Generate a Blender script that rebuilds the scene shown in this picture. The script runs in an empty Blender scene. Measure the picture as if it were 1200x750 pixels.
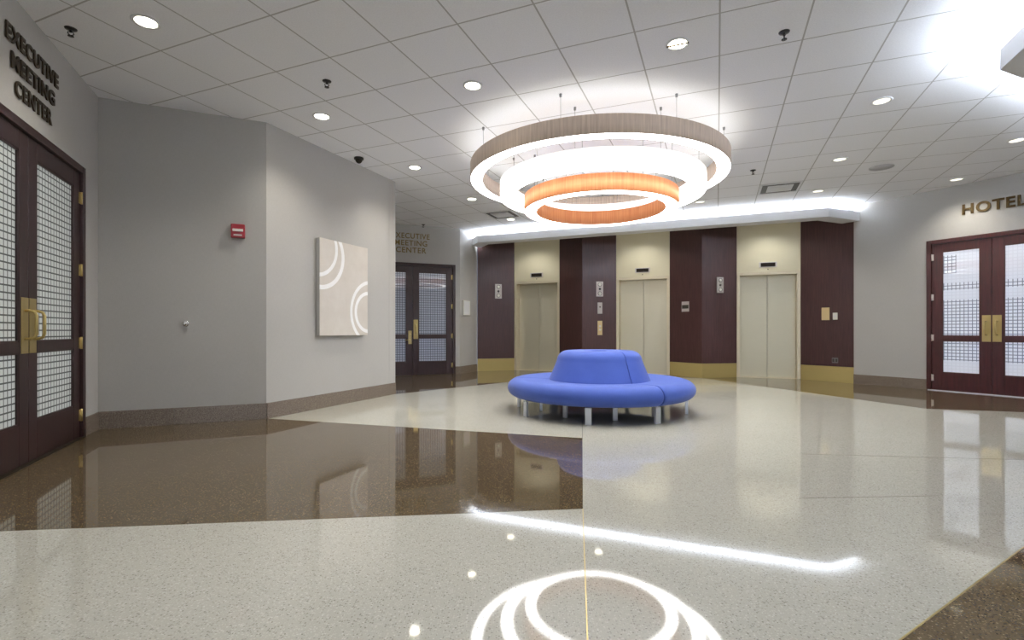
import bpy, bmesh, math, random
from mathutils import Vector, Matrix
random.seed(4)
sc = bpy.context.scene
COL = sc.collection
PI = math.pi

# ------------------------------------------------------------------ measurements
F, CX, CY = 586.9, 600.0, 387.93          # focal length and horizon of the 1200x750 frame
EYE, CEIL = 0.973, 3.285                  # camera height, ceiling height (m)
YAW = math.radians(22.27)                 # direction of the ceiling grid
DA = Vector((math.sin(YAW), math.cos(YAW), 0))
DB = Vector((math.cos(YAW), -math.sin(YAW), 0))
def BN(b, n, z=0.0): return DB*b + DA*n + Vector((0, 0, z))
def on_ceiling(px, py):                   # a survey point: where that sight line meets the ceiling
    Y = (CEIL-EYE)*F/(CY-py); return Vector(((px-CX)/F*Y, Y, CEIL))
def on_floor(px, py):
    Y = EYE*F/(py-CY); return Vector(((px-CX)/F*Y, Y, 0))

P1 = Vector((-4.094, 4.952, 0)); P2 = Vector((-2.722, 5.552, 0)); P3 = Vector((-1.808, 7.763, 0))
P4 = Vector((-1.177, 11.32, 0)); P5 = Vector((-0.850, 12.125, 0)); P6 = Vector((6.337, 9.285, 0))
def head(deg): a = math.radians(deg); return Vector((math.sin(a), math.cos(a), 0))

# ------------------------------------------------------------------ node helpers
def s2l(r, g, b):
    f = lambda c: (c/255)/12.92 if c <= 10 else (((c/255)+.055)/1.055)**2.4
    return (f(r), f(g), f(b), 1)
class N:
    def __init__(s, name):
        s.m = bpy.data.materials.new(name); s.m.use_nodes = True
        s.t = s.m.node_tree; s.b = s.t.nodes['Principled BSDF']
    def n(s, typ, **kw):
        nd = s.t.nodes.new(typ)
        for k, v in kw.items(): setattr(nd, k, v)
        return nd
    def l(s, a, b): s.t.links.new(a, b)
    def set(s, **kw):
        for k, v in kw.items(): s.b.inputs[k.replace('_', ' ')].default_value = v
    def coord(s, kind='Object', scale=(1, 1, 1), rot=(0, 0, 0)):
        c = s.n('ShaderNodeTexCoord'); mp = s.n('ShaderNodeMapping')
        mp.inputs['Scale'].default_value = scale; mp.inputs['Rotation'].default_value = rot
        s.l(c.outputs[kind], mp.inputs['Vector']); return mp.outputs['Vector']
    def math(s, op, a, b=None, c=None):
        nd = s.n('ShaderNodeMath', operation=op)
        for i, v in enumerate((a, b, c)):
            if v is None: continue
            if isinstance(v, (int, float)): nd.inputs[i].default_value = v
            else: s.l(v, nd.inputs[i])
        return nd.outputs[0]
    def mix(s, fac, a, b):
        nd = s.n('ShaderNodeMix', data_type='RGBA')
        for sock, v in ((nd.inputs['Factor'], fac), (nd.inputs['A'], a), (nd.inputs['B'], b)):
            if isinstance(v, (int, float, tuple)): sock.default_value = v
            else: s.l(v, sock)
        return nd.outputs['Result']
    def ramp(s, fac, stops):
        r = s.n('ShaderNodeValToRGB'); e = r.color_ramp.elements
        while len(e) < len(stops): e.new(.5)
        for el, (p, c) in zip(e, stops): el.position = p; el.color = c
        s.l(fac, r.inputs['Fac']); return r.outputs['Color']
    def noise(s, vec, scale, detail=3, rough=.55):
        nd = s.n('ShaderNodeTexNoise'); nd.inputs['Scale'].default_value = scale
        nd.inputs['Detail'].default_value = detail; nd.inputs['Roughness'].default_value = rough
        s.l(vec, nd.inputs['Vector']); return nd.outputs['Fac']
    def bump(s, h, strength=.2, dist=.002):
        bm = s.n('ShaderNodeBump'); bm.inputs['Strength'].default_value = strength
        bm.inputs['Distance'].default_value = dist
        s.l(h, bm.inputs['Height']); s.l(bm.outputs['Normal'], s.b.inputs['Normal'])

def plain(name, col, rough=.5, metal=0.0, **kw):
    k = N(name); k.set(Base_Color=col, Roughness=rough, Metallic=metal, **kw); return k.m

def vinyl():
    k = N('woven vinyl wallcovering')
    v = k.coord(scale=(1, 1, 1))
    big = k.noise(v, 1.3, 3)
    wv = k.noise(k.coord(scale=(9, 9, 130)), 3.0, 2)
    wh = k.noise(k.coord(scale=(120, 120, 7)), 3.0, 2)
    w = k.math('ADD', k.math('MULTIPLY', wv, .5), k.math('MULTIPLY', wh, .5))
    f = k.math('ADD', k.math('MULTIPLY', w, .8), k.math('MULTIPLY', big, .2))
    c = k.ramp(f, [(.3, s2l(172, 170, 166)), (.7, s2l(188, 186, 182))])
    k.l(c, k.b.inputs['Base Color']); k.set(Roughness=.62); k.bump(w, .25, .001); return k.m

def wood(name, dark, light, rough=.3, coat=.3, stripe=26):
    k = N(name)
    g = k.noise(k.coord(scale=(stripe, stripe, 1.1)), 2.4, 5, .65)
    fine = k.noise(k.coord(scale=(150, 150, 40)), 2.0, 2)
    f = k.math('ADD', k.math('MULTIPLY', g, .75), k.math('MULTIPLY', fine, .25))
    k.l(k.ramp(f, [(.3, dark), (.72, light)]), k.b.inputs['Base Color'])
    k.set(Roughness=rough, Coat_Weight=coat, Coat_Roughness=.15); k.bump(f, .1, .0008); return k.m

def terrazzo(name, base, chips, rough=.045):
    k = N(name); v = k.coord()
    vo = k.n('ShaderNodeTexVoronoi'); vo.inputs['Scale'].default_value = 125; k.l(v, vo.inputs['Vector'])
    sep = k.n('ShaderNodeSeparateColor'); k.l(vo.outputs['Color'], sep.inputs['Color'])
    c = k.ramp(sep.outputs[0], chips)
    c.node.color_ramp.interpolation = 'CONSTANT'
    edge = k.math('LESS_THAN', vo.outputs['Distance'], .42)
    sm = k.noise(v, 260, 2)
    cem = k.mix(sm, tuple(x*.8 for x in base[:3])+(1,), tuple(min(1, x*1.2) for x in base[:3])+(1,))
    cl = k.noise(v, .9, 3)
    col = k.mix(k.math('MULTIPLY', edge, .55), cem, c)
    hs = k.n('ShaderNodeHueSaturation'); k.l(col, hs.inputs['Color'])
    k.l(k.math('ADD', .94, k.math('MULTIPLY', cl, .12)), hs.inputs['Value'])
    k.l(hs.outputs['Color'], k.b.inputs['Base Color'])
    k.set(Roughness=rough, IOR=1.5)
    k.bump(k.noise(v, 2.2, 2), .02, .004); return k.m

def ceiling_tile():
    k = N('lay-in acoustic ceiling tile')
    c = k.n('ShaderNodeTexCoord')
    def axis(d, off):
        dp = k.n('ShaderNodeVectorMath', operation='DOT_PRODUCT'); k.l(c.outputs['Object'], dp.inputs[0])
        dp.inputs[1].default_value = d
        q = k.math('DIVIDE', k.math('SUBTRACT', dp.outputs['Value'], off), .6096)
        fr = k.math('FRACT', k.math('ADD', q, 100.5))
        return k.math('ABSOLUTE', k.math('SUBTRACT', fr, .5))
    a = axis(DB, .0186); b = axis(DA, 2.1151)
    d = k.math('MINIMUM', a, b)
    line = k.math('LESS_THAN', d, .0105)
    groove = k.math('SMOOTH_MIN', d, .03, .01)
    v = k.coord()
    fis = k.noise(v, 95, 3, .7)
    tile = k.ramp(fis, [(.35, s2l(238, 239, 242)), (.6, s2l(246, 247, 250))])
    k.l(k.mix(line, tile, s2l(186, 185, 183)), k.b.inputs['Base Color'])
    k.set(Roughness=.85)
    k.bump(k.math('ADD', groove, k.math('MULTIPLY', fis, .01)), .6, .02); return k.m

def granite(name='brown granite base'):
    k = N(name); v = k.coord()
    f = k.noise(v, 130, 3, .7)
    k.l(k.ramp(f, [(.32, s2l(78, 68, 60)), (.5, s2l(122, 110, 98)), (.68, s2l(158, 146, 132))]), k.b.inputs['Base Color'])
    k.set(Roughness=.18); return k.m

def brushed(name, col, rough=.32, metal=.9, horizontal=True, tint=None):
    k = N(name)
    g = k.noise(k.coord(scale=(2, 2, 160) if horizontal else (160, 160, 2)), 2.5, 3)
    dk = tuple(x*.86 for x in col[:3])+(1,)
    k.l(k.mix(g, dk, col), k.b.inputs['Base Color'])
    k.l(k.math('ADD', rough-.05, k.math('MULTIPLY', g, .1)), k.b.inputs['Roughness'])
    k.set(Metallic=metal); return k.m

def fabric(name, dark, light):
    k = N(name)
    f = k.noise(k.coord(), 420, 2)
    c = k.noise(k.coord(), 5, 2)
    k.l(k.ramp(k.math('ADD', k.math('MULTIPLY', f, .7), k.math('MULTIPLY', c, .3)), [(.3, dark), (.7, light)]), k.b.inputs['Base Color'])
    k.set(Roughness=.75, Sheen_Weight=.15, Sheen_Roughness=.4); k.bump(f, .25, .001); return k.m

def glow(name, col, strength):
    k = N(name); k.set(Base_Color=(.8, .8, .8, 1), Emission_Color=col, Emission_Strength=strength, Roughness=.5); return k.m

def shade(name, dark, light, strength):
    """fabric lamp shade of fine upright threads, lit through from inside the fitting"""
    k = N(name)
    c = k.n('ShaderNodeTexCoord'); sp = k.n('ShaderNodeSeparateXYZ'); k.l(c.outputs['Object'], sp.inputs[0])
    ang = k.math('ARCTAN2', sp.outputs[1], sp.outputs[0])
    cb = k.n('ShaderNodeCombineXYZ'); k.l(k.math('MULTIPLY', ang, 60), cb.inputs[0]); k.l(k.math('MULTIPLY', sp.outputs[2], 2.0), cb.inputs[2])
    f = k.noise(cb.outputs[0], 1.0, 3, .6)
    col = k.ramp(f, [(.3, dark), (.7, light)])
    k.l(col, k.b.inputs['Base Color']); k.l(col, k.b.inputs['Emission Color'])
    k.set(Emission_Strength=strength, Roughness=.6); return k.m

def pane_mat(name, glass, line, emit, region=None):
    """frosted glass with an etched 5 cm grid; region(k, x, z) says where the grid lines show"""
    k = N(name)
    c = k.n('ShaderNodeTexCoord'); sp = k.n('ShaderNodeSeparateXYZ'); k.l(c.outputs['Object'], sp.inputs[0])
    x, z = sp.outputs[0], sp.outputs[2]
    def grid(v, wid):
        fr = k.math('FRACT', k.math('ADD', k.math('DIVIDE', v, .0515), 100.5))
        return k.math('LESS_THAN', k.math('ABSOLUTE', k.math('SUBTRACT', fr, .5)), wid)
    g = k.math('MAXIMUM', grid(x, .10), grid(z, .11))
    if region: g = k.math('MULTIPLY', g, region(k, x, z))
    col = k.mix(g, glass, line)
    k.l(col, k.b.inputs['Base Color']); k.l(col, k.b.inputs['Emission Color'])
    k.set(Emission_Strength=emit, Roughness=.4, Coat_Weight=1.0, Coat_Roughness=.02, Coat_IOR=1.5); return k.m  # pane's own glow stands in for light coming through from behind

def canvas_mat():
    k = N('painted canvas'); v = k.coord()
    c = k.n('ShaderNodeTexCoord'); sp = k.n('ShaderNodeSeparateXYZ'); k.l(c.outputs['Object'], sp.inputs[0])
    x, z = sp.outputs[0], sp.outputs[2]
    def ring(cx, cz, r, w):
        dx = k.math('SUBTRACT', x, cx); dz = k.math('SUBTRACT', z, cz)
        d = k.math('SQRT', k.math('ADD', k.math('MULTIPLY', dx, dx), k.math('MULTIPLY', dz, dz)))
        return k.math('LESS_THAN', k.math('ABSOLUTE', k.math('SUBTRACT', d, r)), w)
    W, H = .914, 1.219       # object origin: viewer's top left corner; the viewer's right is -x
    m = None
    for u, vv, r, w in ((.01, .21, .405, .028), (-.05, .12, .345, .024), (1.0, .90, .425, .024), (.93, .90, .265, .024)):
        q = ring(-u, -vv, r, w); m = q if m is None else k.math('MAXIMUM', m, q)
    mot = k.noise(v, 5, 4, .7)
    bg = k.ramp(mot, [(.3, s2l(205, 198, 189)), (.7, s2l(213, 207, 199))])
    wh = k.ramp(mot, [(.3, s2l(240, 240, 240)), (.7, s2l(248, 248, 248))])
    k.l(k.mix(m, bg, wh), k.b.inputs['Base Color']); k.set(Roughness=.6)
    k.bump(k.noise(v, 500, 2), .2, .0006); return k.m

M = {}
M['wall'] = vinyl()
M['ceiling'] = ceiling_tile()
M['white'] = plain('white painted plaster', s2l(226, 227, 229), .6)
M['light_floor'] = terrazzo('cream terrazzo', s2l(186, 184, 173),
    [(0, s2l(206, 204, 194)), (.35, s2l(184, 182, 171)), (.64, s2l(140, 138, 130)), (.82, s2l(92, 88, 80)), (.9, s2l(220, 219, 213))])
M['dark_floor'] = terrazzo('brown terrazzo', s2l(90, 77, 57),
    [(0, s2l(66, 54, 38)), (.33, s2l(104, 89, 66)), (.60, s2l(140, 123, 95)), (.80, s2l(46, 38, 30)), (.92, s2l(178, 162, 136))])
M['granite'] = granite()
M['panel_wood'] = wood('dark figured wood panel', s2l(48, 26, 25), s2l(82, 52, 50), .42, .08, 30)
M['door_wood_dark'] = wood('very dark stained door', s2l(32, 16, 16), s2l(56, 31, 30), .42, .05, 18)
M['door_wood'] = wood('mahogany stained door', s2l(46, 18, 18), s2l(82, 36, 35), .35, .2, 18)
M['brass'] = brushed('satin brass', s2l(204, 184, 124), .32, .85)
M['brass_base'] = brushed('brushed brass base sheet', s2l(206, 186, 122), .38, .45)
M['bronze_letter'] = plain('antique bronze', s2l(134, 114, 70), .42, .5)
M['hotel_letter'] = plain('bronze letter metal', s2l(92, 74, 42), .45, .6)
M['dark_bronze'] = plain('dark bronze', s2l(72, 62, 48), .4, .75)
M['header_metal'] = brushed('satin nickel sheet', s2l(232, 225, 196), .45, .2)
M['frame_metal'] = brushed('satin nickel frame', s2l(226, 216, 190), .36, .35)
M['door_metal'] = brushed('satin steel door', s2l(219, 214, 192), .40, .5, horizontal=True)
M['seam'] = plain('dark seam', s2l(60, 58, 50), .6)
M['plate'] = plain('nickel plate', s2l(206, 200, 196), .35, .35)
M['plate_warm'] = plain('pale bronze plate', s2l(222, 200, 150), .4, .3)
M['plate_white'] = plain('white plastic', s2l(226, 226, 218), .4)
M['black'] = plain('black plastic', s2l(24, 24, 24), .35)
M['lens_dark'] = plain('dark display glass', s2l(40, 34, 28), .5, Specular_IOR_Level=.2)
M['red'] = plain('red enamel', s2l(150, 26, 38), .4)
M['chrome'] = plain('polished chrome', s2l(220, 220, 222), .12, 1.0)
M['alu'] = plain('pale anodised aluminium', s2l(222, 226, 236), .35, .5)
M['sofa'] = fabric('blue wool upholstery', s2l(52, 78, 160), s2l(70, 96, 180))
M['sofa_under'] = plain('dark underside', s2l(40, 42, 60), .8)
M['canvas'] = canvas_mat()
M['canvas_side'] = plain('canvas edge', s2l(166, 166, 164), .7)
M['ring_glow'] = glow('white acrylic diffuser lit', (1.0, .99, .98, 1), 7.5)
M['ring_top'] = glow('upward acrylic diffuser lit', (1.0, .985, .96, 1), 1.1)
M['cove_glow'] = glow('cove lamp lit', (.86, .92, 1.0, 1), 26)
M['cove_bright'] = glow('brighter cove lamp lit', (.80, .88, 1.0, 1), 200)
M['lamp'] = glow('downlight lamp lit', (1.0, .93, .74, 1), 14)
M['lamp_dim'] = glow('downlight lens lit', (1.0, .95, .76, 1), 1.1)
M['shade_taupe'] = shade('taupe thread shade', s2l(158, 141, 128), s2l(190, 173, 158), .20)
M['shade_white'] = shade('white thread shade', s2l(240, 240, 240), s2l(252, 252, 252), .6)
M['shade_orange'] = shade('orange thread shade', s2l(216, 130, 80), s2l(236, 166, 112), .22)
M['assumed_daylight'] = glow('assumed window glow', (.86, .92, 1.0, 1), .9)  # emission stands in for outdoor light at the assumed rear window
M['speaker'] = plain('grey speaker mesh', s2l(192, 192, 195), .7)
M['vent_grey'] = plain('grey duct paint', s2l(112, 112, 112), .7)
M['cable'] = plain('steel cable', s2l(150, 150, 150), .35, .6)
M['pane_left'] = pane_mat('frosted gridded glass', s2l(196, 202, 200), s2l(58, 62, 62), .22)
M['pane_back'] = pane_mat('frosted gridded glass at the corridor', s2l(150, 156, 170), s2l(62, 66, 78), .16)
def hotel_region(k, x, z):  # grid painted fainter where brightness behind the glass would wash it out
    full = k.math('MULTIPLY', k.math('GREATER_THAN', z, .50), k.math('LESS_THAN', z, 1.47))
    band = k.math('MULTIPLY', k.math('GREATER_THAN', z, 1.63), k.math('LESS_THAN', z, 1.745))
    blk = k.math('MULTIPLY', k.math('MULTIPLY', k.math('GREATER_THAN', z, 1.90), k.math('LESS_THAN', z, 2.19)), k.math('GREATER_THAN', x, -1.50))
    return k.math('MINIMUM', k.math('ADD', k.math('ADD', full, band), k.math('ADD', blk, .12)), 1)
M['pane_hotel'] = pane_mat('frosted glass with painted backlight', s2l(206, 212, 226), s2l(108, 116, 136), .30, hotel_region)

# ------------------------------------------------------------------ mesh builder
class MB:
    def __init__(s): s.v = []; s.f = []; s.m = []; s.mats = []; s.cur = 0; s.sm = []
    def mat(s, m):
        if m not in s.mats: s.mats.append(m)
        s.cur = s.mats.index(m); return s
    def add(s, vs, fs, smooth=False):
        o = len(s.v); s.v += [tuple(v) for v in vs]
        for f in fs: s.f.append(tuple(i+o for i in f)); s.m.append(s.cur); s.sm.append(smooth)
        return s
    def box(s, x0, x1, y0, y1, z0, z1):
        x0, x1 = sorted((x0, x1)); y0, y1 = sorted((y0, y1)); z0, z1 = sorted((z0, z1))
        vs = [(x, y, z) for z in (z0, z1) for x, y in ((x0, y0), (x1, y0), (x1, y1), (x0, y1))]
        return s.add(vs, [(3, 2, 1, 0), (4, 5, 6, 7), (0, 1, 5, 4), (1, 2, 6, 5), (2, 3, 7, 6), (3, 0, 4, 7)])
    def prism(s, pts, z0, z1):
        pts = [(p[0], p[1]) for p in pts]
        area = sum(a[0]*b[1]-b[0]*a[1] for a, b in zip(pts, pts[1:]+pts[:1]))
        if area < 0: pts = pts[::-1]
        n = len(pts)
        vs = [(x, y, z0) for x, y in pts] + [(x, y, z1) for x, y in pts]
        fs = [tuple(range(n))[::-1], tuple(range(n, 2*n))] + [(i, (i+1) % n, n+(i+1) % n, n+i) for i in range(n)]
        return s.add(vs, fs)
    def poly(s, pts, z):
        pts = [(p[0], p[1], z) for p in pts]
        area = sum(a[0]*b[1]-b[0]*a[1] for a, b in zip(pts, pts[1:]+pts[:1]))
        if area < 0: pts = pts[::-1]
        return s.add(pts, [tuple(range(len(pts)))])
    def lathe(s, prof, seg=64, a0=0.0, a1=2*PI, closed_prof=True, cap=True, axis='z', c=(0, 0, 0), smooth=True):
        full = abs(a1-a0-2*PI) < 1e-6; nr = seg if full else seg+1; k = len(prof); vs = []
        for i in range(nr):
            a = a0+(a1-a0)*i/seg
            for r, z in prof:
                if axis == 'z': p = (r*math.sin(a), -r*math.cos(a), z)
                elif axis == 'y': p = (r*math.cos(a), z, -r*math.sin(a))
                vs.append((p[0]+c[0], p[1]+c[1], p[2]+c[2]))
        fs = []
        for i in range(seg):
            j = (i+1) % nr
            for q in range(k if closed_prof else k-1):
                q2 = (q+1) % k
                fs.append((i*k+q, j*k+q, j*k+q2, i*k+q2))
        s.add(vs, fs, smooth)
        if not full and cap and closed_prof:
            o = len(s.v)-len(vs)
            s.f.append(tuple(o+q for q in range(k))[::-1]); s.m.append(s.cur); s.sm.append(False)
            s.f.append(tuple(o+(nr-1)*k+q for q in range(k))); s.m.append(s.cur); s.sm.append(False)
        return s
    def tube(s, pts, r, seg=10):
        pts = [Vector(p) for p in pts]; rings = []; vs = []; fs = []
        prev = None
        for i, p in enumerate(pts):
            t = (pts[min(i+1, len(pts)-1)]-pts[max(i-1, 0)]).normalized()
            ref = prev if prev is not None else (Vector((0, 0, 1)) if abs(t.z) < .9 else Vector((1, 0, 0)))
            u = (ref-t*ref.dot(t)).normalized(); w = t.cross(u); prev = u
            for q in range(seg):
                a = 2*PI*q/seg; vs.append(p+u*math.cos(a)*r+w*math.sin(a)*r)
        for i in range(len(pts)-1):
            for q in range(seg):
                q2 = (q+1) % seg; fs.append((i*seg+q, i*seg+q2, (i+1)*seg+q2, (i+1)*seg+q))
        fs.append(tuple(range(seg))[::-1]); o = (len(pts)-1)*seg; fs.append(tuple(o+q for q in range(seg)))
        return s.add(vs, fs, True)
    def build(s, name, material=None, parent=None, bevel=0, loc=None, rotz=None):
        me = bpy.data.meshes.new(name)
        me.from_pydata(s.v, [], s.f)
        for m in (s.mats or [material]): me.materials.append(m)
        for p, mi, sm in zip(me.polygons, s.m, s.sm): p.material_index = mi; p.use_smooth = sm
        bm = bmesh.new(); bm.from_mesh(me); bmesh.ops.recalc_face_normals(bm, faces=bm.faces); bm.to_mesh(me); bm.free()
        o = bpy.data.objects.new(name, me); COL.objects.link(o)
        if parent: o.parent = parent
        if loc is not None: o.location = loc
        if rotz is not None: o.rotation_euler = (0, 0, rotz)
        if bevel:
            b = o.modifiers.new('edge', 'BEVEL'); b.width = bevel; b.segments = 2; b.limit_method = 'ANGLE'; b.angle_limit = math.radians(40)
        return o

def tag(o, label, cat, group=None, kind=None):
    o['label'] = label; o['category'] = cat
    if group: o['group'] = group
    if kind: o['kind'] = kind
    return o
def empty(name, loc=(0, 0, 0), rotz=0):
    o = bpy.data.objects.new(name, None); COL.objects.link(o); o.location = loc; o.rotation_euler = (0, 0, rotz)
    o.empty_display_size = .1; return o
def structure(o, label=None, cat=None):
    o['kind'] = 'structure'
    if label: o['label'] = label
    if cat: o['category'] = cat
    return o

class Frame:
    """a wall's own axes: x along the wall (room on the left), y out into the room"""
    def __init__(s, o, d):
        s.o = Vector(o); d = Vector(d).normalized(); s.d = d; s.n = Vector((-d.y, d.x, 0)); s.rz = math.atan2(d.y, d.x)
    def pt(s, x, y, z): return s.o + s.d*x + s.n*y + Vector((0, 0, z))
    def hit(s, px, py):            # survey: wall coordinates (x, z) of a sight line
        r = Vector(((px-CX)/F, 1, (CY-py)/F)); e = Vector((0, 0, EYE))
        t = (s.o-e).dot(s.n)/r.dot(s.n); p = e+r*t
        return (p-s.o).dot(s.d), p.z
    def box(s, px0, px1, py0, py1):
        xm, zt = s.hit((px0+px1)/2, py0); _, zb = s.hit((px0+px1)/2, py1)
        xa, _ = s.hit(px0, py0); xb, _ = s.hit(px1, py0)
        return (min(xa, xb), max(xa, xb), zb, zt)

# ------------------------------------------------------------------ walls
W1 = Frame(P1, head(156.5))                 # double doors at the left
W2 = Frame(P2, P1-P2)                       # short dark-looking wall
W3 = Frame(P3, P2-P3)                       # wall with the canvas
W4 = Frame(P4, head(248))                   # corridor doors at the back left
W5 = Frame(P5, P4-P5)                       # narrow return beside the lift lobby
W8 = Frame(P6, -head(151))                  # hotel doors at the right
EL = Frame((0, 0, 0), -DB)                  # lift wall axes: x = -b, y = -n

END1 = W1.pt(4.2, 0, 0); END8 = W8.pt(-9.0, 0, 0); A4 = W4.pt(3.5, 0, 0)
B4 = Vector((-4.35, 8.75, 0))
def wall(name, fr, x0, x1, holes=(), z1=CEIL, t=.16):
    b = MB(); xs = x0
    for (h0, h1, hz) in sorted(holes):
        b.box(xs, h0, -t, 0, 0, z1); b.box(h0, h1, -t, 0, hz, z1); xs = h1
    b.box(xs, x1, -t, 0, 0, z1)
    return structure(b.build(name, M['wall'], None, loc=fr.o, rotz=fr.rz))
D1 = (.37, 2.42, 2.47); D4 = (.107, 2.03, 2.46); D8 = (-2.745, -1.118, 2.46)
wall('wall_left', W1, 0, 4.2, [D1])
wall('wall_left_middle', W2, 0, (P1-P2).length)
wall('wall_middle', W3, 0, (P2-P3).length)
wall('wall_back_left', W4, 0, 3.5, [D4])
wall('wall_back_return', W5, 0, (P4-P5).length)
wall('wall_right', W8, -9.0, 0, [D8])
f = Frame(A4, B4-A4); wall('wall_corridor_end', f, 0, (B4-A4).length)
f = Frame(B4, P3-B4); wall('wall_corridor_side', f, 0, (P3-B4).length-.001)
R1, R2, R3 = Vector((-4.6, -.4, 0)), Vector((-4.6, -6.6, 0)), Vector((6.2, -6.6, 0))
for nm, a, c in (('wall_rear_left', END1, R1), ('wall_rear_side', R1, R2), ('wall_rear', R2, R3), ('wall_rear_right', R3, END8)):
    f = Frame(a, c-a)
    if nm == 'wall_rear':
        WR = f; L = (c-a).length
        b = MB(); b.box(0, 1.2, -.16, 0, 0, CEIL); b.box(L-1.2, L, -.16, 0, 0, CEIL); b.box(1.2, L-1.2, -.16, 0, 2.7, CEIL); b.box(1.2, L-1.2, -.16, 0, 0, .25)  # opening cut for the assumed rear window
        structure(b.build(nm, M['wall'], None, loc=f.o, rotz=f.rz))
    else: wall(nm, f, 0, (c-a).length)
# assumed rear glazing, unseen behind the camera; its glowing pane adds bluish light
w = MB()
for i in range(7):
    x = 1.2+i*(L-2.4)/6; w.box(x-.04, x+.04, -.12, -.02, .25, 2.7)
w.box(1.2, L-1.2, -.12, -.02, 2.64, 2.7); w.box(1.2, L-1.2, -.12, -.02, .25, .31)
wo = structure(w.build('assumed_window_1', M['dark_bronze'], None, loc=WR.o, rotz=WR.rz))
g = MB(); g.box(1.24, L-1.24, -.09, -.08, .31, 2.64); g.build('pane', M['assumed_daylight'], wo)  # emissive sheet added as a light source; nothing lies behind it

# ------------------------------------------------------------------ floor and ceiling
v1 = BN(-2.82, 11.08); v2 = BN(-.29, 11.08)
fl = MB().mat(M['light_floor'])
fl.box(-7, 12, -8, 14, -.12, 0)
fl.mat(M['dark_floor'])
q1, q2, q3, q4 = on_floor(312, 490.4), on_floor(682.5, 513.5), on_floor(683, 596.3), on_floor(0, 622.7)
ext = q4+(q4-q3)*.9
fl.prism([q1, q2, q3, ext, Vector((-5.4, 5.2, 0))], -.01, .0006)
k1, k2, k3 = on_floor(463.7, 461.8), on_floor(1085, 479), on_floor(1200, 483)
fl.prism([k1, v1, v2, k2, k3, k3+(k3-k2)*3.4, Vector((10, 13, 0)), Vector((-6, 13, 0)), Vector((-6, 8.6, 0))], -.01, .0006)
m1, m2 = on_floor(1055, 750), on_floor(1200, 641)
fl.prism([m1-(m2-m1)*2.4, m2+(m2-m1)*2.6, Vector((9, 3, 0)), Vector((9, -6, 0)), Vector((-1.4, -6, 0))], -.01, .0006)
structure(fl.build('floor'))
def strip(name, a, c, wd, mat, z=.0012):
    d = (c-a).normalized(); nrm = Vector((-d.y, d.x, 0))*wd/2
    return structure(MB().prism([a+nrm, c+nrm, c-nrm, a-nrm], -.004, z).build(name, mat))
strip('trim_3', q3, on_floor(689.5, 780), .0045, M['brass'])
strip('trim_4', q2, q2+(q2-q3).normalized()*.9, .005, M['seam'], .0008)
strip('trim_5', m1-(m2-m1)*.8, m2+(m2-m1)*1.2, .006, M['brass'])
strip('trim_6', on_floor(940, 532), on_floor(1200, 538.8), .0022, M['granite'], .0008)
strip('trim_7', on_floor(936, 584), on_floor(1100, 581), .0022, M['granite'], .0008)
cl = MB(); cl.box(-7, 12, -8, 14, CEIL, CEIL+.15)
structure(cl.build('ceiling', M['ceiling']))

# ------------------------------------------------------------------ baseboards
def base(name, fr, spans, h=.175, t=.014, mat='granite'):
    b = MB()
    for x0, x1 in spans: b.box(x0, x1, 0, t, 0, h)
    return structure(b.build(name, M[mat], None, bevel=.003, loc=fr.o, rotz=fr.rz))
base('baseboard_left', W1, [(0, D1[0]), (D1[1], 4.2)])
base('baseboard_left_middle', W2, [(0, .86), (.862, (P1-P2).length)])
base('baseboard_middle', W3, [(0, (P2-P3).length)])
base('baseboard_back_left', W4, [(0, D4[0]), (D4[1], 3.4)])
base('baseboard_back_return', W5, [(0, (P4-P5).length)])
base('baseboard_right', W8, [(D8[1], 0), (-9, D8[0])])

# ------------------------------------------------------------------ lift wall: faceted wood panels on brass bases
def facet(name, pts, upper=None):
    b = MB(); b.prism([BN(*p) for p in pts], .3, 3.0 if upper else CEIL)
    if upper: b.prism([BN(*p) for p in upper], 2.9995, CEIL)
    o = structure(b.build(name, M['panel_wood']))
    return o
back = 12.0
fac = {'wall_back_left_panel': [(-4.67, 11.52), (-5.375, 10.915), (-5.375, back), (-4.67, back)],
       'wall_back_center_left_panel': [(-3.49, 11.52), (-2.82, 11.08), (-2.145, 11.52), (-2.145, back), (-3.49, back)],
       'wall_back_center_right_panel': [(-.965, 11.52), (-.29, 11.08), (.38, 11.52), (.38, back), (-.965, back)],
       'wall_back_right_panel': [(1.56, 11.52), (2.36, 10.985), (2.60, 11.3), (2.6, back), (1.56, back)]}
# the two end panels pass under the light ledge; above it only their rear part goes on
top_of = {'wall_back_left_panel': [(-4.67, 11.52), (-5.29, 10.99), (-5.29, back), (-4.67, back)],
          'wall_back_right_panel': [(1.56, 11.52), (2.17, 11.113), (2.17, back), (1.56, back)]}
for nm, pts in fac.items():
    facet(nm, pts, top_of.get(nm))
    ins = [(b_, n_+.006) for b_, n_ in pts]
    structure(MB().prism([BN(*p) for p in ins], 0, .297).build(nm.replace('wall_', 'baseboard_').replace('_panel', ''), M['brass_base']))
# closing wall behind everything
structure(MB().prism([BN(-5.6, back+.05), BN(2.9, back+.05), BN(2.9, back+.2), BN(-5.6, back+.2)], 0, CEIL).build('wall_back', M['wall']))

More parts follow.
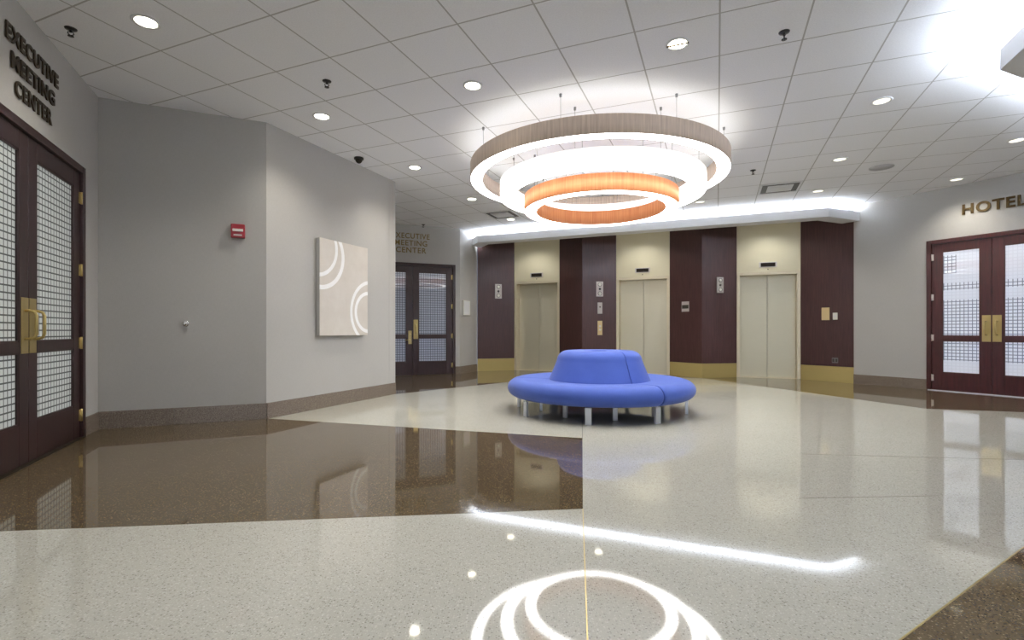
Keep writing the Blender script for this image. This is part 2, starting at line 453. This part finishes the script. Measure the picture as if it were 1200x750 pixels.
def elevator(c, label):
    root = empty('elevator', BN(c, 11.74), EL.rz)        # local x = -b, local y = 11.74 - n
    tag(root, label, 'elevator', 'elevators in the back wall')
    fy = .19
    h = MB(); h.box(-.59, .59, .06, fy, 2.2, CEIL)
    h.build('header_panel', M['header_metal'], root, bevel=.004)
    fr = MB(); fr.box(-.59, -.525, -.02, fy+.004, 0, 2.135); fr.box(.525, .59, -.02, fy+.004, 0, 2.135); fr.box(-.59, .59, -.02, fy+.004, 2.135, 2.199)
    fr.build('door_frame', M['frame_metal'], root, bevel=.004)
    for sx in (-1, 1):
        d = MB(); d.box(sx*.003, sx*.524, -.04, 0, .009, 2.134)
        o = d.build('door_panel', M['door_metal'], root, bevel=.003)
    b = MB(); b.box(-.59, .59, -.07, -.045, 0, 2.2); b.build('backing', M['seam'], root)
    t = MB(); t.box(-.524, .524, -.04, fy-.02, 0, .008)
    for q in range(2): t.box(-.52, .52, .03+q*.04, .04+q*.04, .0075, .010)
    t.build('sill', M['frame_metal'], root)
    dsp = MB(); dsp.box(-.165, .165, fy-.001, fy+.012, 2.285, 2.395); o = dsp.build('display_bezel', M['plate'], root, bevel=.004)
    s = MB(); s.box(-.135, .135, fy+.010, fy+.016, 2.30, 2.38)
    for q in range(5): s.box(-.125+q*.052, -.083+q*.052, fy+.015, fy+.018, 2.312, 2.368)
    s.build('display', M['lens_dark'], o)
    j = MB(); j.lathe([(0, fy-.001), (.012, fy-.001), (.011, fy+.004), (0, fy+.006)], 16, axis='y', c=(0, 0, 2.245)); j.build('key_switch', M['dark_bronze'], root)
    return root
elevator(-4.08, 'left elevator with pale steel doors, seen behind the left end of the blue sofa')
elevator(-1.555, 'middle elevator with bluish-white reflecting doors behind the sofa backrest')
elevator(.97, 'right elevator with full-height pale doors in view, clear of the sofa')

# ------------------------------------------------------------------ soffits with cove light
def offset(pts, d):
    out = []
    for i, p in enumerate(pts):
        ns = []
        for a, c in ((i-1, i), (i, i+1)):
            if a < 0 or c >= len(pts): continue
            e = (pts[c]-pts[a]).normalized(); ns.append(Vector((-e.y, e.x, 0)))
        nn = sum(ns, Vector((0, 0, 0))).normalized(); k = 1/max(.3, nn.dot(ns[0]))
        out.append(p+nn*d*k)
    return out
def soffit(name, front, lamp, depth=.30, zb=3.0, zl=3.16):
    """a light ledge: front lip, floor of the trough and a back wall up to the ceiling; the ledge lies left of the front line"""
    b = MB(); r = [offset(front, d) for d in (0, .03, depth-.03, depth)]
    for i in range(len(front)-1):
        sec = lambda a, c, z0, z1: b.prism([r[a][i], r[a][i+1], r[c][i+1], r[c][i]], z0, z1)
        sec(0, 3, zb, zb+.025); sec(0, 1, zb+.024, zl); sec(2, 3, zb+.024, CEIL)
    o = structure(b.build(name, M['white']))
    l0, l1 = offset(front, .15), offset(front, .21)
    s = MB()
    for i in range(len(front)-1):
        a, c = l0[i].lerp(l0[i+1], .012), l0[i].lerp(l0[i+1], .988)
        a2, c2 = l1[i].lerp(l1[i+1], .012), l1[i].lerp(l1[i+1], .988)
        s.prism([a, c, c2, a2], zb+.10, zb+.145)
    s.build('cove_lamp', M[lamp], o)
    return o
soffit('trim_1', [BN(-5.447, 10.702), BN(-5.08, 10.335), BN(1.83, 10.335), BN(2.49, 10.995)], 'cove_glow')
K = Vector((3.79, 3.89, 0)); kd = head(202.3); ke = head(67.3)
soffit('trim_2', [K+ke*4.86, K, K+kd*7.5], 'cove_bright')

# ------------------------------------------------------------------ double doors
def double_door(name, fr, x0, x1, top, pane, style, flip):
    """flip False: the hinged edge at x0 is the one the photo shows"""
    root = empty(name, fr.o, fr.rz); root['kind'] = 'structure'
    fw = .065; wd_m = M['door_wood' if style == 'hotel' else 'door_wood_dark']
    b = MB(); b.box(x0, x0+fw, -.10, .018, 0, top); b.box(x1-fw, x1, -.10, .018, 0, top); b.box(x0+fw, x1-fw, -.10, .018, top-fw, top)
    b.box(x0+fw, x0+fw+.018, -.10, -.055, 0, top-fw); b.box(x1-fw-.018, x1-fw, -.10, -.055, 0, top-fw)
    b.build('door_frame', wd_m, root, bevel=.004)
    th = MB(); th.box(x0+.02, x1-.02, -.12, .03, 0, .012); th.build('threshold', M['alu'] if style == 'hotel' else M['dark_bronze'], root, bevel=.003)
    xm = (x0+x1)/2; zt = top-fw-.004
    for li, (a, c) in enumerate(((x0+fw+.003, xm-.002), (xm+.002, x1-fw-.003))):
        st = .135; y0, y1 = -.05, -.006
        lf = MB()
        lf.box(a, a+st, y0, y1, .012, zt); lf.box(c-st, c, y0, y1, .012, zt)
        for za, zb_ in ((.012, .30), (.817, .893), (2.26, zt)): lf.box(a+st, c-st, y0, y1, za, zb_)
        leaf = lf.build('door_leaf', wd_m, root, bevel=.003)
        for za, zb_ in ((.30, .817), (.893, 2.26)):
            p = MB(); p.box(a+st, c-st, -.034, -.022, za, zb_); p.build('pane', M[pane], leaf)
        bd = MB()
        for za, zb_ in ((.30, .817), (.893, 2.26)):
            for (u0, u1, w0, w1) in ((a+st, a+st+.012, za, zb_), (c-st-.012, c-st, za, zb_), (a+st, c-st, za, za+.012), (a+st, c-st, zb_-.012, zb_)):
                bd.box(u0, u1, -.022, -.010, w0, w1)
        bd.build('glazing_bead', wd_m, leaf)
        edge = a if li == 0 else c; sgn = -1 if li == 0 else 1
        for z in (.21, .865, 1.525, 2.18):
            hb = MB(); hb.tube([(edge+sgn*.004, .006, z-.055), (edge+sgn*.004, .006, z+.055)], .0085, 10)
            hb.box(edge+sgn*.004-.030, edge+sgn*.004+.030, -.006, .0205 if False else .003, z-.05, z+.05)
            hb.build('hinge', M['plate' if style == 'hotel' else 'brass'], leaf)
        mx = (c-.006) if li == 0 else (a+.006); s2 = -1 if li == 0 else 1   # meeting edge, inward direction
        if style in ('pull', 'hotel'):
            pl = MB(); pl.box(mx, mx+s2*.105, y1, y1+.004, .81, 1.215); pk = pl.build('push_plate', M['brass'], leaf, bevel=.001)
            hx = mx+s2*.055; yy = y1+.004
            pts = [(hx, yy, .915), (hx, yy+.030, .915), (hx, yy+.055, .925), (hx, yy+.065, .95), (hx, yy+.065, 1.085), (hx, yy+.055, 1.11), (hx, yy+.030, 1.12), (hx, yy, 1.12)]
            h = MB(); h.tube(pts, .0105, 12); h.build('pull_handle', M['brass'], pk)
        elif li == 0:
            pl = MB(); pl.box(mx-.012, mx-.112, y1, y1+.005, .80, 1.22); pk = pl.build('push_plate', M['brass'], leaf, bevel=.001)
            h = MB(); hx = mx-.06; yy = y1+.005
            h.tube([(hx, yy, .92), (hx, yy+.05, .93), (hx, yy+.055, .96), (hx, yy+.055, 1.08), (hx, yy+.05, 1.11), (hx, yy, 1.12)], .0095, 10); h.build('pull_handle', M['brass'], pk)
        else:
            pl = MB(); pl.box(mx+.012, mx+.085, y1, y1+.006, .69, .98); pk = pl.build('lock_plate', M['brass'], leaf, bevel=.002)
            h = MB(); h.tube([(mx+.05, y1+.006, .78), (mx+.05, y1+.05, .78), (mx+.07, y1+.06, .78), (mx+.16, y1+.058, .778)], .0095, 10); h.build('lever_handle', M['brass'], pk)
            cy = MB(); cy.lathe([(0, y1+.005), (.016, y1+.005), (.014, y1+.014), (0, y1+.014)], 20, axis='y', c=(mx+.048, 0, .90)); cy.build('lock_cylinder', M['brass'], pk)
    return root
d = double_door('door_1', W1, D1[0], D1[1], D1[2], 'pane_left', 'pull', False)
d['label'] = 'dark wood double doors with gridded frosted glass under the large bronze lettering'; d['category'] = 'door'
d = double_door('door_2', W4, D4[0], D4[1], D4[2], 'pane_back', 'lever', False)
d['label'] = 'dark double doors with gridded glass, partly hidden behind the canvas wall'; d['category'] = 'door'
d = double_door('door_3', W8, D8[0], D8[1], D8[2], 'pane_hotel', 'hotel', True)
d['label'] = 'reddish brown double doors with bright frosted glass below the word HOTEL'; d['category'] = 'door'

# ------------------------------------------------------------------ lettering
def text_mesh(body, width, height, depth, bold=.012):
    cu = bpy.data.curves.new('lettering', 'FONT'); cu.body = body; cu.size = 1; cu.extrude = .05; cu.offset = bold; cu.resolution_u = 4
    cu.space_character = 1.12
    ob = bpy.data.objects.new('lettering', cu); COL.objects.link(ob)
    bpy.context.view_layer.update()
    dg = bpy.context.evaluated_depsgraph_get()
    me = bpy.data.meshes.new_from_object(ob.evaluated_get(dg)); bpy.data.objects.remove(ob); bpy.data.curves.remove(cu)
    xs = [v.co.x for v in me.vertices]; ys = [v.co.y for v in me.vertices]; zs = [v.co.z for v in me.vertices]
    x0, x1, y0, y1, z0, z1 = min(xs), max(xs), min(ys), max(ys), min(zs), max(zs)
    for v in me.vertices:
        v.co = ((v.co.x-x0)/(x1-x0)*width, (v.co.y-y0)/(y1-y0)*height, (v.co.z-z0)/(z1-z0)*depth)
    return me
def sign(fr, lines, label, mat, cx, depth=.010, bold=.012):
    root = empty('wall_lettering', fr.pt(cx, 0, lines[-1][3]), fr.rz); tag(root, label, 'sign')
    zb = lines[-1][3]
    for body, wd, ht, z in lines:
        me = text_mesh(body, wd, ht, depth, bold)
        for v in me.vertices:
            x, y, t = v.co; v.co = (wd/2-x, .004+t, z-zb+y)
        me.materials.clear(); me.materials.append(mat)
        o = bpy.data.objects.new('lettering_line', me); COL.objects.link(o); o.parent = root
    return root
sign(W1, [('EXECUTIVE', .81, .118, 2.945), ('MEETING', .67, .118, 2.775), ('CENTER', .57, .118, 2.605)],
     'large dark bronze EXECUTIVE MEETING CENTER letters above the near double doors', M['dark_bronze'], 1.34, .010, .03)
sign(W4, [('EXECUTIVE', .81, .118, 2.985), ('MEETING', .70, .118, 2.83), ('CENTER', .66, .118, 2.675)],
     'small distant EXECUTIVE MEETING CENTER letters partly hidden behind the canvas wall', M['bronze_letter'], 1.10)
sign(W8, [('HOTEL', .74, .165, 2.80)], 'bronze HOTEL letters in a warm pool of light above the reddish doors', M['hotel_letter'], -1.955, .014, .028)

# ------------------------------------------------------------------ things on the walls
def plate(name, fr, rect, t, mat, label, cat, group=None, y=0.0):
    x0, x1, z0, z1 = fr.box(*rect)
    root = MB(); w, h = x1-x0, z1-z0
    root.box(-w/2, w/2, 0, t, 0, h)
    o = root.build(name, mat, None, bevel=min(.004, t*.3), loc=fr.pt((x0+x1)/2, y, z0), rotz=fr.rz)
    tag(o, label, cat, group); return o, w, h

# canvas
cx_left = W3.hit(369.5, 340)[0]
cv = empty('canvas_painting', W3.pt(cx_left-.914, 0, .915), W3.rz)
tag(cv, 'tall beige canvas painted with white arcs, hung on the wall', 'painting')
b = MB(); b.box(.0, .914, .012, .066, 0, 1.219); b.build('stretcher', M['canvas_side'], cv, bevel=.004)
b = MB(); b.box(-.914, 0, 0, .006, -1.219, 0); o = b.build('painted_face', M['canvas'], cv, bevel=.002); o.location = (.914, .0655, 1.219)
b = MB(); b.box(.3, .62, 0, .014, 1.0, 1.05); b.build('hanger', M['dark_bronze'], cv)

# fire alarm
x0, x1, z0, z1 = W2.box(271, 287.3, 263.5, 279.3)
fa = empty('fire_alarm_strobe', W2.pt((x0+x1)/2, 0, z0), W2.rz); tag(fa, 'small red fire alarm box with a white strobe lens high on the wall', 'fire alarm')
w_, h_ = x1-x0, z1-z0
b = MB(); b.box(-w_/2, w_/2, 0, .05, 0, h_); bo = b.build('alarm_housing', M['red'], fa, bevel=.006)
b = MB(); b.box(-w_*.38, w_*.38, .048, .064, h_*.44, h_*.64); b.build('strobe_lens', M['plate_white'], fa, bevel=.005)
b = MB(); b.box(-w_*.30, w_*.30, .049, .053, h_*.14, h_*.24)
b.build('sounder_strip', M['plate'], fa)
# knob
x0, z0 = W2.hit(217.3, 379.3)
kn = empty('door_knob', W2.pt(x0, 0, z0), W2.rz); tag(kn, 'small round nickel knob alone on the plain grey wall', 'knob')
b = MB(); b.lathe([(0, 0), (.033, 0), (.031, .006), (.014, .010), (0, .010)], 28, axis='y'); b.build('rose', M['chrome'], kn)
b = MB(); b.lathe([(0, .008), (.012, .010), (.011, .028), (.024, .036), (.028, .048), (.024, .060), (.012, .065), (0, .066)], 28, axis='y'); b.build('knob', M['chrome'], kn)
# white panel in the narrow return
o, w_, h_ = plate('notice_panel', W5, (541.8, 549.6, 352.3, 369.4), .025, M['plate_white'], 'white wall panel on the narrow return beside the corridor doors', 'panel', y=.004)
b = MB(); b.box(-w_*.4, w_*.4, .024, .027, h_*.06, h_*.94); b.build('panel_face', M['white'], o)

def face(p, q): P, Q = BN(*p), BN(*q); return Frame(P, Q-P)
FL = face((-4.67, 11.52), (-5.375, 10.915)); FC = face((-2.145, 11.52), (-2.82, 11.08))
FV = face((-.29, 11.08), (-.965, 11.52)); FW = face((.38, 11.52), (-.29, 11.08)); FR = face((2.36, 10.985), (1.56, 11.52))
def lantern(fr, rect, label):
    o, w_, h_ = plate('elevator_lantern', fr, rect, .022, M['plate'], label, 'hall lantern', 'elevator hall lanterns')
    for z, m, r in ((.80, 'plate_white', .23), (.5, 'black', .17), (.2, 'plate_white', .23)):
        b = MB(); rr = w_*r
        b.lathe([(0, .021), (rr, .021), (rr*.9, .028), (0, .029)], 20, axis='y', c=(0, 0, h_*z)); b.build('lantern_lens', M[m], o)
        if m == 'plate_white':
            b = MB(); b.lathe([(rr, .021), (rr*1.25, .021), (rr*1.2, .027), (rr, .027)], 20, axis='y', c=(0, 0, h_*z)); b.build('lens_ring', M['seam'], o)
lantern(FL, (580, 587.7, 333, 349.8), 'nickel elevator lantern on the dark panel left of the left elevator')
lantern(FC, (698.6, 706.6, 330, 347.5), 'nickel elevator lantern above two plates between left and middle elevators')
lantern(FW, (839.7, 847.3, 325, 343.3), 'nickel elevator lantern on the dark panel close to the right elevator')
o, w_, h_ = plate('key_plate', FC, (700.2, 705.7, 354.5, 367.6), .012, M['plate'], 'short nickel key plate directly below an elevator lantern', 'plate')
b = MB(); b.lathe([(0, .011), (w_*.16, .011), (w_*.14, .018), (0, .018)], 16, axis='y', c=(0, 0, h_*.6)); b.build('key_switch', M['dark_bronze'], o)
o, w_, h_ = plate('call_button_plate', FC, (700.2, 705.7, 376, 392.6), .012, M['plate_warm'], 'tall pale call button plate, lowest of three in a column', 'call button')
for z in (.38, .62):
    b = MB(); b.lathe([(0, .011), (w_*.22, .011), (w_*.2, .019), (0, .020)], 18, axis='y', c=(0, 0, h_*z)); b.build('call_button', M['plate_white'], o)
o, w_, h_ = plate('fire_notice_sign', FV, (799, 807.6, 353.4, 365.2), .008, M['plate'], 'small square pale sign with a dark band right of the middle elevator', 'sign')
b = MB(); b.box(-w_*.44, w_*.44, .007, .0095, h_*.3, h_*.66); b.build('sign_band', M['seam'], o)
o, w_, h_ = plate('thermostat_plate', FR, (963.2, 972.4, 360.5, 375.2), .02, M['plate_warm'], 'cream coloured cover plate right of the right elevator', 'plate')
b = MB(); b.box(-w_*.38, w_*.38, .019, .022, h_*.08, h_*.92); b.build('cover', M['plate_warm'], o, bevel=.001)
o, w_, h_ = plate('light_switch', FR, (976, 981.6, 366.5, 374.6), .008, M['plate_white'], 'small white switch plate beside the cream cover plate', 'switch')
b = MB(); b.box(-w_*.16, w_*.16, .007, .014, h_*.3, h_*.7); b.build('rocker', M['white'], o, bevel=.001)
o, w_, h_ = plate('power_outlet', FR, (975, 982.3, 419.2, 425.4), .008, M['vent_grey'], 'dim grey power outlet low on the dark panel above the brass base', 'outlet')
for q in (-.25, .25):
    b = MB(); b.box(w_*q-w_*.15, w_*q+w_*.15, .007, .011, h_*.2, h_*.8); b.build('socket', M['seam'], o)

# ------------------------------------------------------------------ ceiling fittings
LG = 'recessed downlights in the tiled ceiling'
lights = [
 (on_ceiling(171, 25), 'lit round downlight nearest the large EXECUTIVE MEETING CENTER letters', 1),
 (on_ceiling(377, 136), 'lit round downlight close to the near corner of the canvas wall', 1),
 (on_ceiling(554, 100), 'lit round downlight midway between a sprinkler and the near side of the chandelier', 1),
 (on_ceiling(486, 196), 'lit round downlight right of the black dome camera', 1),
 (on_ceiling(553, 233), 'lit round downlight just left of the chandelier, in front of the square air grille', 1),
 (BN(-3.944, 9.56, CEIL), 'small lit downlight right beside the square air grille left of the chandelier', 1),
 (BN(-2.115, 9.56, CEIL), 'downlight behind the chandelier, seen only mirrored in the floor', 1),
 (BN(-.286, 9.56, CEIL), 'small lit downlight peeping past the right rim of the chandelier by the cove', 0),
 (BN(1.54, 9.56, CEIL), 'small lit downlight right of the air grille, above the right elevator', 0),
 (on_ceiling(794, 51), 'lit round downlight with a bar across it, in front of the chandelier at upper right', 1),
 (on_ceiling(1033, 118), 'large pale downlight in the middle of the right-hand ceiling', 0),
 (on_ceiling(984, 186.5), 'pale downlight between the grey ceiling speaker and the air grille', 0),
 (on_ceiling(1121, 210), 'pale downlight directly above the HOTEL letters', 0),
 (on_ceiling(1192, 164), 'pale downlight at the right edge, near the white soffit corner', 0)]
def downlight_tree():
    r = empty('recessed_downlight')
    b = MB(); b.lathe([(.072, -.001), (.095, -.001), (.096, -.006), (.088, -.009), (.075, -.010), (.070, -.006)], 40); b.build('trim_ring', M['white'], r)
    b = MB(); b.lathe([(0, -.004), (.071, -.004), (.071, -.001), (0, -.001)], 40, closed_prof=False, smooth=False); b.build('lamp', M['lamp'], r)
    return r
def copy_tree(o, parent=None):
    c = o.copy(); COL.objects.link(c)
    if parent: c.parent = parent
    for ch in [x for x in bpy.data.objects if x.parent == o]: copy_tree(ch, c)
    return c
dl = downlight_tree(); roots = [dl]+[copy_tree(dl) for _ in lights[1:]]
dim_mesh = None
for r, (p, lab, hot) in zip(roots, lights):
    r.location = (p.x, p.y, CEIL); r.rotation_euler = (0, 0, -YAW); tag(r, lab, 'ceiling light', LG)
    if not hot:
        for ch in [x for x in bpy.data.objects if x.parent == r and x.name.startswith('lamp')]:
            if dim_mesh is None: dim_mesh = ch.data.copy(); dim_mesh.materials[0] = M['lamp_dim']
            ch.data = dim_mesh
    L_ = bpy.data.lights.new('downlight_lamp', 'SPOT'); L_.energy = 50 if hot else 46; L_.color = (1, .94, .82); L_.spot_size = math.radians(128); L_.spot_blend = 1.0; L_.shadow_soft_size = .06
    lo = bpy.data.objects.new('downlight_lamp', L_); COL.objects.link(lo); lo.location = (p.x, p.y, CEIL-.03)

# the bar across one lamp
bar = MB(); bar.box(-.085, .085, -.008, .008, -.014, -.008); bar.build('lamp_bar', M['dark_bronze'], roots[9])

def sprinkler(p, label):
    r = empty('fire_sprinkler', (p.x, p.y, CEIL), random.uniform(0, 3)); tag(r, label, 'sprinkler', 'pendant sprinklers in the ceiling')
    b = MB(); b.lathe([(0, 0), (.040, 0), (.038, -.006), (.014, -.012), (0, -.012)], 24); b.build('escutcheon', M['black'], r)
    b = MB(); b.tube([(0, 0, -.01), (0, 0, -.028)], .010, 10); b.tube([(-.014, 0, -.026), (-.018, 0, -.04), (0, 0, -.056)], .004, 6); b.tube([(.014, 0, -.026), (.018, 0, -.04), (0, 0, -.056)], .004, 6)
    b.build('frame_arms', M['black'], r)
    b = MB(); b.lathe([(0, -.054), (.020, -.056), (.020, -.060), (0, -.060)], 16); b.build('deflector', M['black'], r)
sprinkler(on_ceiling(83, 33.5), 'dark pendant sprinkler near the big letters at the left wall')
sprinkler(on_ceiling(383, 95), 'dark pendant sprinkler in front of the canvas wall, before a lit downlight')
sprinkler(on_ceiling(919, 37.5), 'dark pendant sprinkler high right of the chandelier, right of the barred downlight')
sprinkler(on_ceiling(882.5, 199.5), 'tiny dark sprinkler between the chandelier rim and the right air grille')
sprinkler(W4.pt(.86, .13, CEIL), 'tiny sprinkler close to the wall above the distant corridor lettering')

# dome camera
p = on_ceiling(420.5, 185); r = empty('dome_camera', (p.x, p.y, CEIL)); tag(r, 'black security dome camera at the ceiling edge of the canvas wall', 'camera')
b = MB(); b.lathe([(0, 0), (.062, 0), (.062, -.022), (.052, -.026), (0, -.026)], 28); b.build('camera_base', M['black'], r)
b = MB(); b.lathe([(0, -.025)]+[(.046*math.cos(a), -.025-.05*math.sin(a)) for a in [i*PI/2/7 for i in range(8)]], 28, closed_prof=False); b.build('dome', M['lens_dark'], r)

# speaker
p = on_ceiling(1033, 196); r = empty('ceiling_speaker', (p.x, p.y, CEIL)); tag(r, 'round grey ceiling speaker grille between two pale downlights', 'speaker')
b = MB(); b.lathe([(.13, 0), (.15, 0), (.148, -.006), (.132, -.008)], 40); b.build('speaker_rim', M['speaker'], r)
b = MB(); b.lathe([(0, -.005), (.131, -.004), (.131, 0), (0, 0)], 40, closed_prof=False); b.build('speaker_grille', M['speaker'], r)

def vent(b_, n_, label):
    p = BN(b_, n_, CEIL); r = empty('air_diffuser', p, -YAW); tag(r, label, 'air vent', 'square air diffusers')
    h = .295
    m = MB()
    for (x0, x1, y0, y1) in ((-h, h, -h, -h+.03), (-h, h, h-.03, h), (-h, -h+.03, -h+.03, h-.03), (h-.03, h, -h+.03, h-.03)): m.box(x0, x1, y0, y1, -.012, -.001)
    m.build('diffuser_frame', M['white'], r, bevel=.003)
    m = MB(); m.box(-h+.03, h-.03, -h+.03, h-.03, -.003, -.001); m.build('dark_throat', M['vent_grey'], r)
    m = MB(); q = h*.62
    for dz, s in ((-.004, 1.0), (-.014, .8)): m.box(-q*s, q*s, -q*s, q*s, dz-.010, dz)
    m.build('centre_plate', M['white'], r, bevel=.003)
vent(.933, 9.125, 'square white air diffuser in front of the cove at the right elevator')
vent(-3.944, 9.125, 'square white air diffuser left of the chandelier, by the corridor doors')

# ------------------------------------------------------------------ ring chandelier
CC = Vector((1.095, 6.25, 0))
ch = empty('ring_chandelier', (CC.x, CC.y, 2.42)); tag(ch, 'large chandelier of three stacked glowing rings hanging over the blue sofa', 'chandelier')
SEG = 144
rings = [('upper_ring', 1.555, 1.400, 2.833, .185, 'shade_taupe'), ('middle_ring', 1.245, 1.075, 2.637, .188, 'shade_white'), ('lower_ring', .940, .785, 2.467, .19, 'shade_orange')]
for nm, ro, ri, zb, h, mt in rings:
    z = zb-2.42
    b = MB(); b.lathe([(ro-.006, z), (ro, z), (ro, z+h), (ro-.006, z+h)], SEG)
    b.lathe([(ri, z), (ri+.006, z), (ri+.006, z+h), (ri, z+h)], SEG)
    o = b.build(nm, M[mt], ch); o.location = (-.055 if nm == 'upper_ring' else 0, 0, 0)
    b = MB(); b.lathe([(ri+.0065, z+.002), (ro-.0065, z+.002), (ro-.0065, z+.010), (ri+.0065, z+.010)], SEG, smooth=False); b.build('diffuser', M['ring_glow'], o)
    b = MB(); b.lathe([(ri+.0065, z+h-.012), (ro-.0065, z+h-.012), (ro-.0065, z+h-.004), (ri+.0065, z+h-.004)], SEG, smooth=False); b.build('top_diffuser', M['ring_top'], o)
    rm = (ro+ri)/2
    for i in range(8):
        a = math.radians(22.5+45*i)
        x, y = rm*math.sin(a), -rm*math.cos(a)
        c = MB(); c.tube([(x, y, z+h-.01), (x, y, CEIL-2.42)], .0022, 6)
        c.lathe([(0, CEIL-2.42), (.014, CEIL-2.42), (.012, CEIL-2.45), (0, CEIL-2.45)], 12, c=(x, y, 0))
        c.lathe([(0, z+h+.02), (.007, z+h+.02), (.007, z+h-.006), (0, z+h-.006)], 10, c=(x, y, 0))
        c.build('suspension_cable', M['cable'], o)

# ------------------------------------------------------------------ round sofa
SC = Vector((1.072, 6.17, 0))
so = empty('round_sofa', SC); tag(so, 'round blue upholstered sofa with a central backrest on pale metal legs', 'sofa')
R_ = 1.125
def arc(cx, cz, rx, rz, a0, a1, n): return [(cx+rx*math.cos(math.radians(a0+(a1-a0)*i/n)), cz+rz*math.sin(math.radians(a0+(a1-a0)*i/n))) for i in range(n+1)]
seat_prof = [(.50, .20)] + [(.60, .183)] + arc(R_-.135, .288, .135, .108, -90, 90, 14) + [(.85, .394), (.66, .385), (.50, .375)]
back_prof = [(.10, .37), (.615, .372), (.606, .395), (.582, .452), (.545, .545), (.521, .605)] + arc(.385, .612, .130, .123, 8, 90, 12) + [(.34, .7355), (.22, .733), (.10, .730)]
gap = math.radians(.35)
for i in range(3):
    a0 = math.radians(26.5+120*i)+gap; a1 = a0+math.radians(120)-2*gap
    b = MB(); b.lathe(seat_prof, 60, a0, a1); s = b.build('seat_section', M['sofa'], so, bevel=.008)
    b = MB(); b.lathe(back_prof, 48, a0, a1); bk = b.build('backrest_section', M['sofa'], so, bevel=.010)
b = MB(); b.lathe([(.62, .176), (.92, .176), (.92, .190), (.62, .190)], 72); b.build('base_frame', M['sofa_under'], so)
for rad, off, cnt, wd in ((1.02, 26.5, 8, .066), (.72, 4, 8, .05)):
    for i in range(cnt):
        a = math.radians(off+360/cnt*i+(2.5 if rad > 1 and i % 2 else 0))
        b = MB(); b.box(-wd/2, wd/2, -.016, .016, .004, .176); b.box(-wd/2-.001, wd/2+.001, -.017, .017, 0, .006)
        o = b.build('leg', M['alu'], so, bevel=.003); o.location = (rad*math.sin(a), -rad*math.cos(a), 0); o.rotation_euler = (0, 0, a)

# ------------------------------------------------------------------ unseen fill spots added behind the camera to brighten floor and ceiling
for b_, n_ in ((-3, 1.2), (0, 1.2), (3, .2), (-2.5, -2), (1, -2.4), (4, -2)):
    p = BN(b_, n_, CEIL-.04)
    L_ = bpy.data.lights.new('lobby_lamp', 'SPOT'); L_.energy = 74; L_.color = (1, .97, .92); L_.spot_size = math.radians(84); L_.spot_blend = .6; L_.shadow_soft_size = .07
    lo = bpy.data.objects.new('lobby_lamp', L_); COL.objects.link(lo); lo.location = p

for c in (-4.08, -1.555, .97):                  # assumed downlights, unseen behind the ledge, added to brighten the lift fronts
    L_ = bpy.data.lights.new('assumed_lift_lamp', 'SPOT'); L_.energy = 26; L_.color = (1, .97, .90); L_.spot_size = math.radians(130); L_.spot_blend = .6; L_.shadow_soft_size = .07
    lo = bpy.data.objects.new('assumed_lift_lamp', L_); COL.objects.link(lo); lo.location = BN(c, 10.93, CEIL-.03)

# ------------------------------------------------------------------ camera, world, view
cam = bpy.data.cameras.new('Camera'); co = bpy.data.objects.new('Camera', cam); COL.objects.link(co)
co.location = (0, 0, EYE); co.rotation_euler = (PI/2, 0, 0)
cam.sensor_width = 36; cam.lens = F/1200*36; cam.shift_y = (CY-375)/1200; cam.clip_start = .05
sc.camera = co
wd = bpy.data.worlds.new('World'); sc.world = wd; wd.use_nodes = True
wd.node_tree.nodes['Background'].inputs[0].default_value = (.7, .8, 1, 1); wd.node_tree.nodes['Background'].inputs[1].default_value = .2
sc.view_settings.view_transform = 'Standard'; sc.view_settings.look = 'None'; sc.view_settings.gamma = 1
sc.view_settings.use_curve_mapping = False; sc.view_settings.exposure = 0.5
sc.cycles.use_denoising = True
sc.cycles.max_bounces = 10; sc.cycles.diffuse_bounces = 6; sc.cycles.sample_clamp_indirect = 6
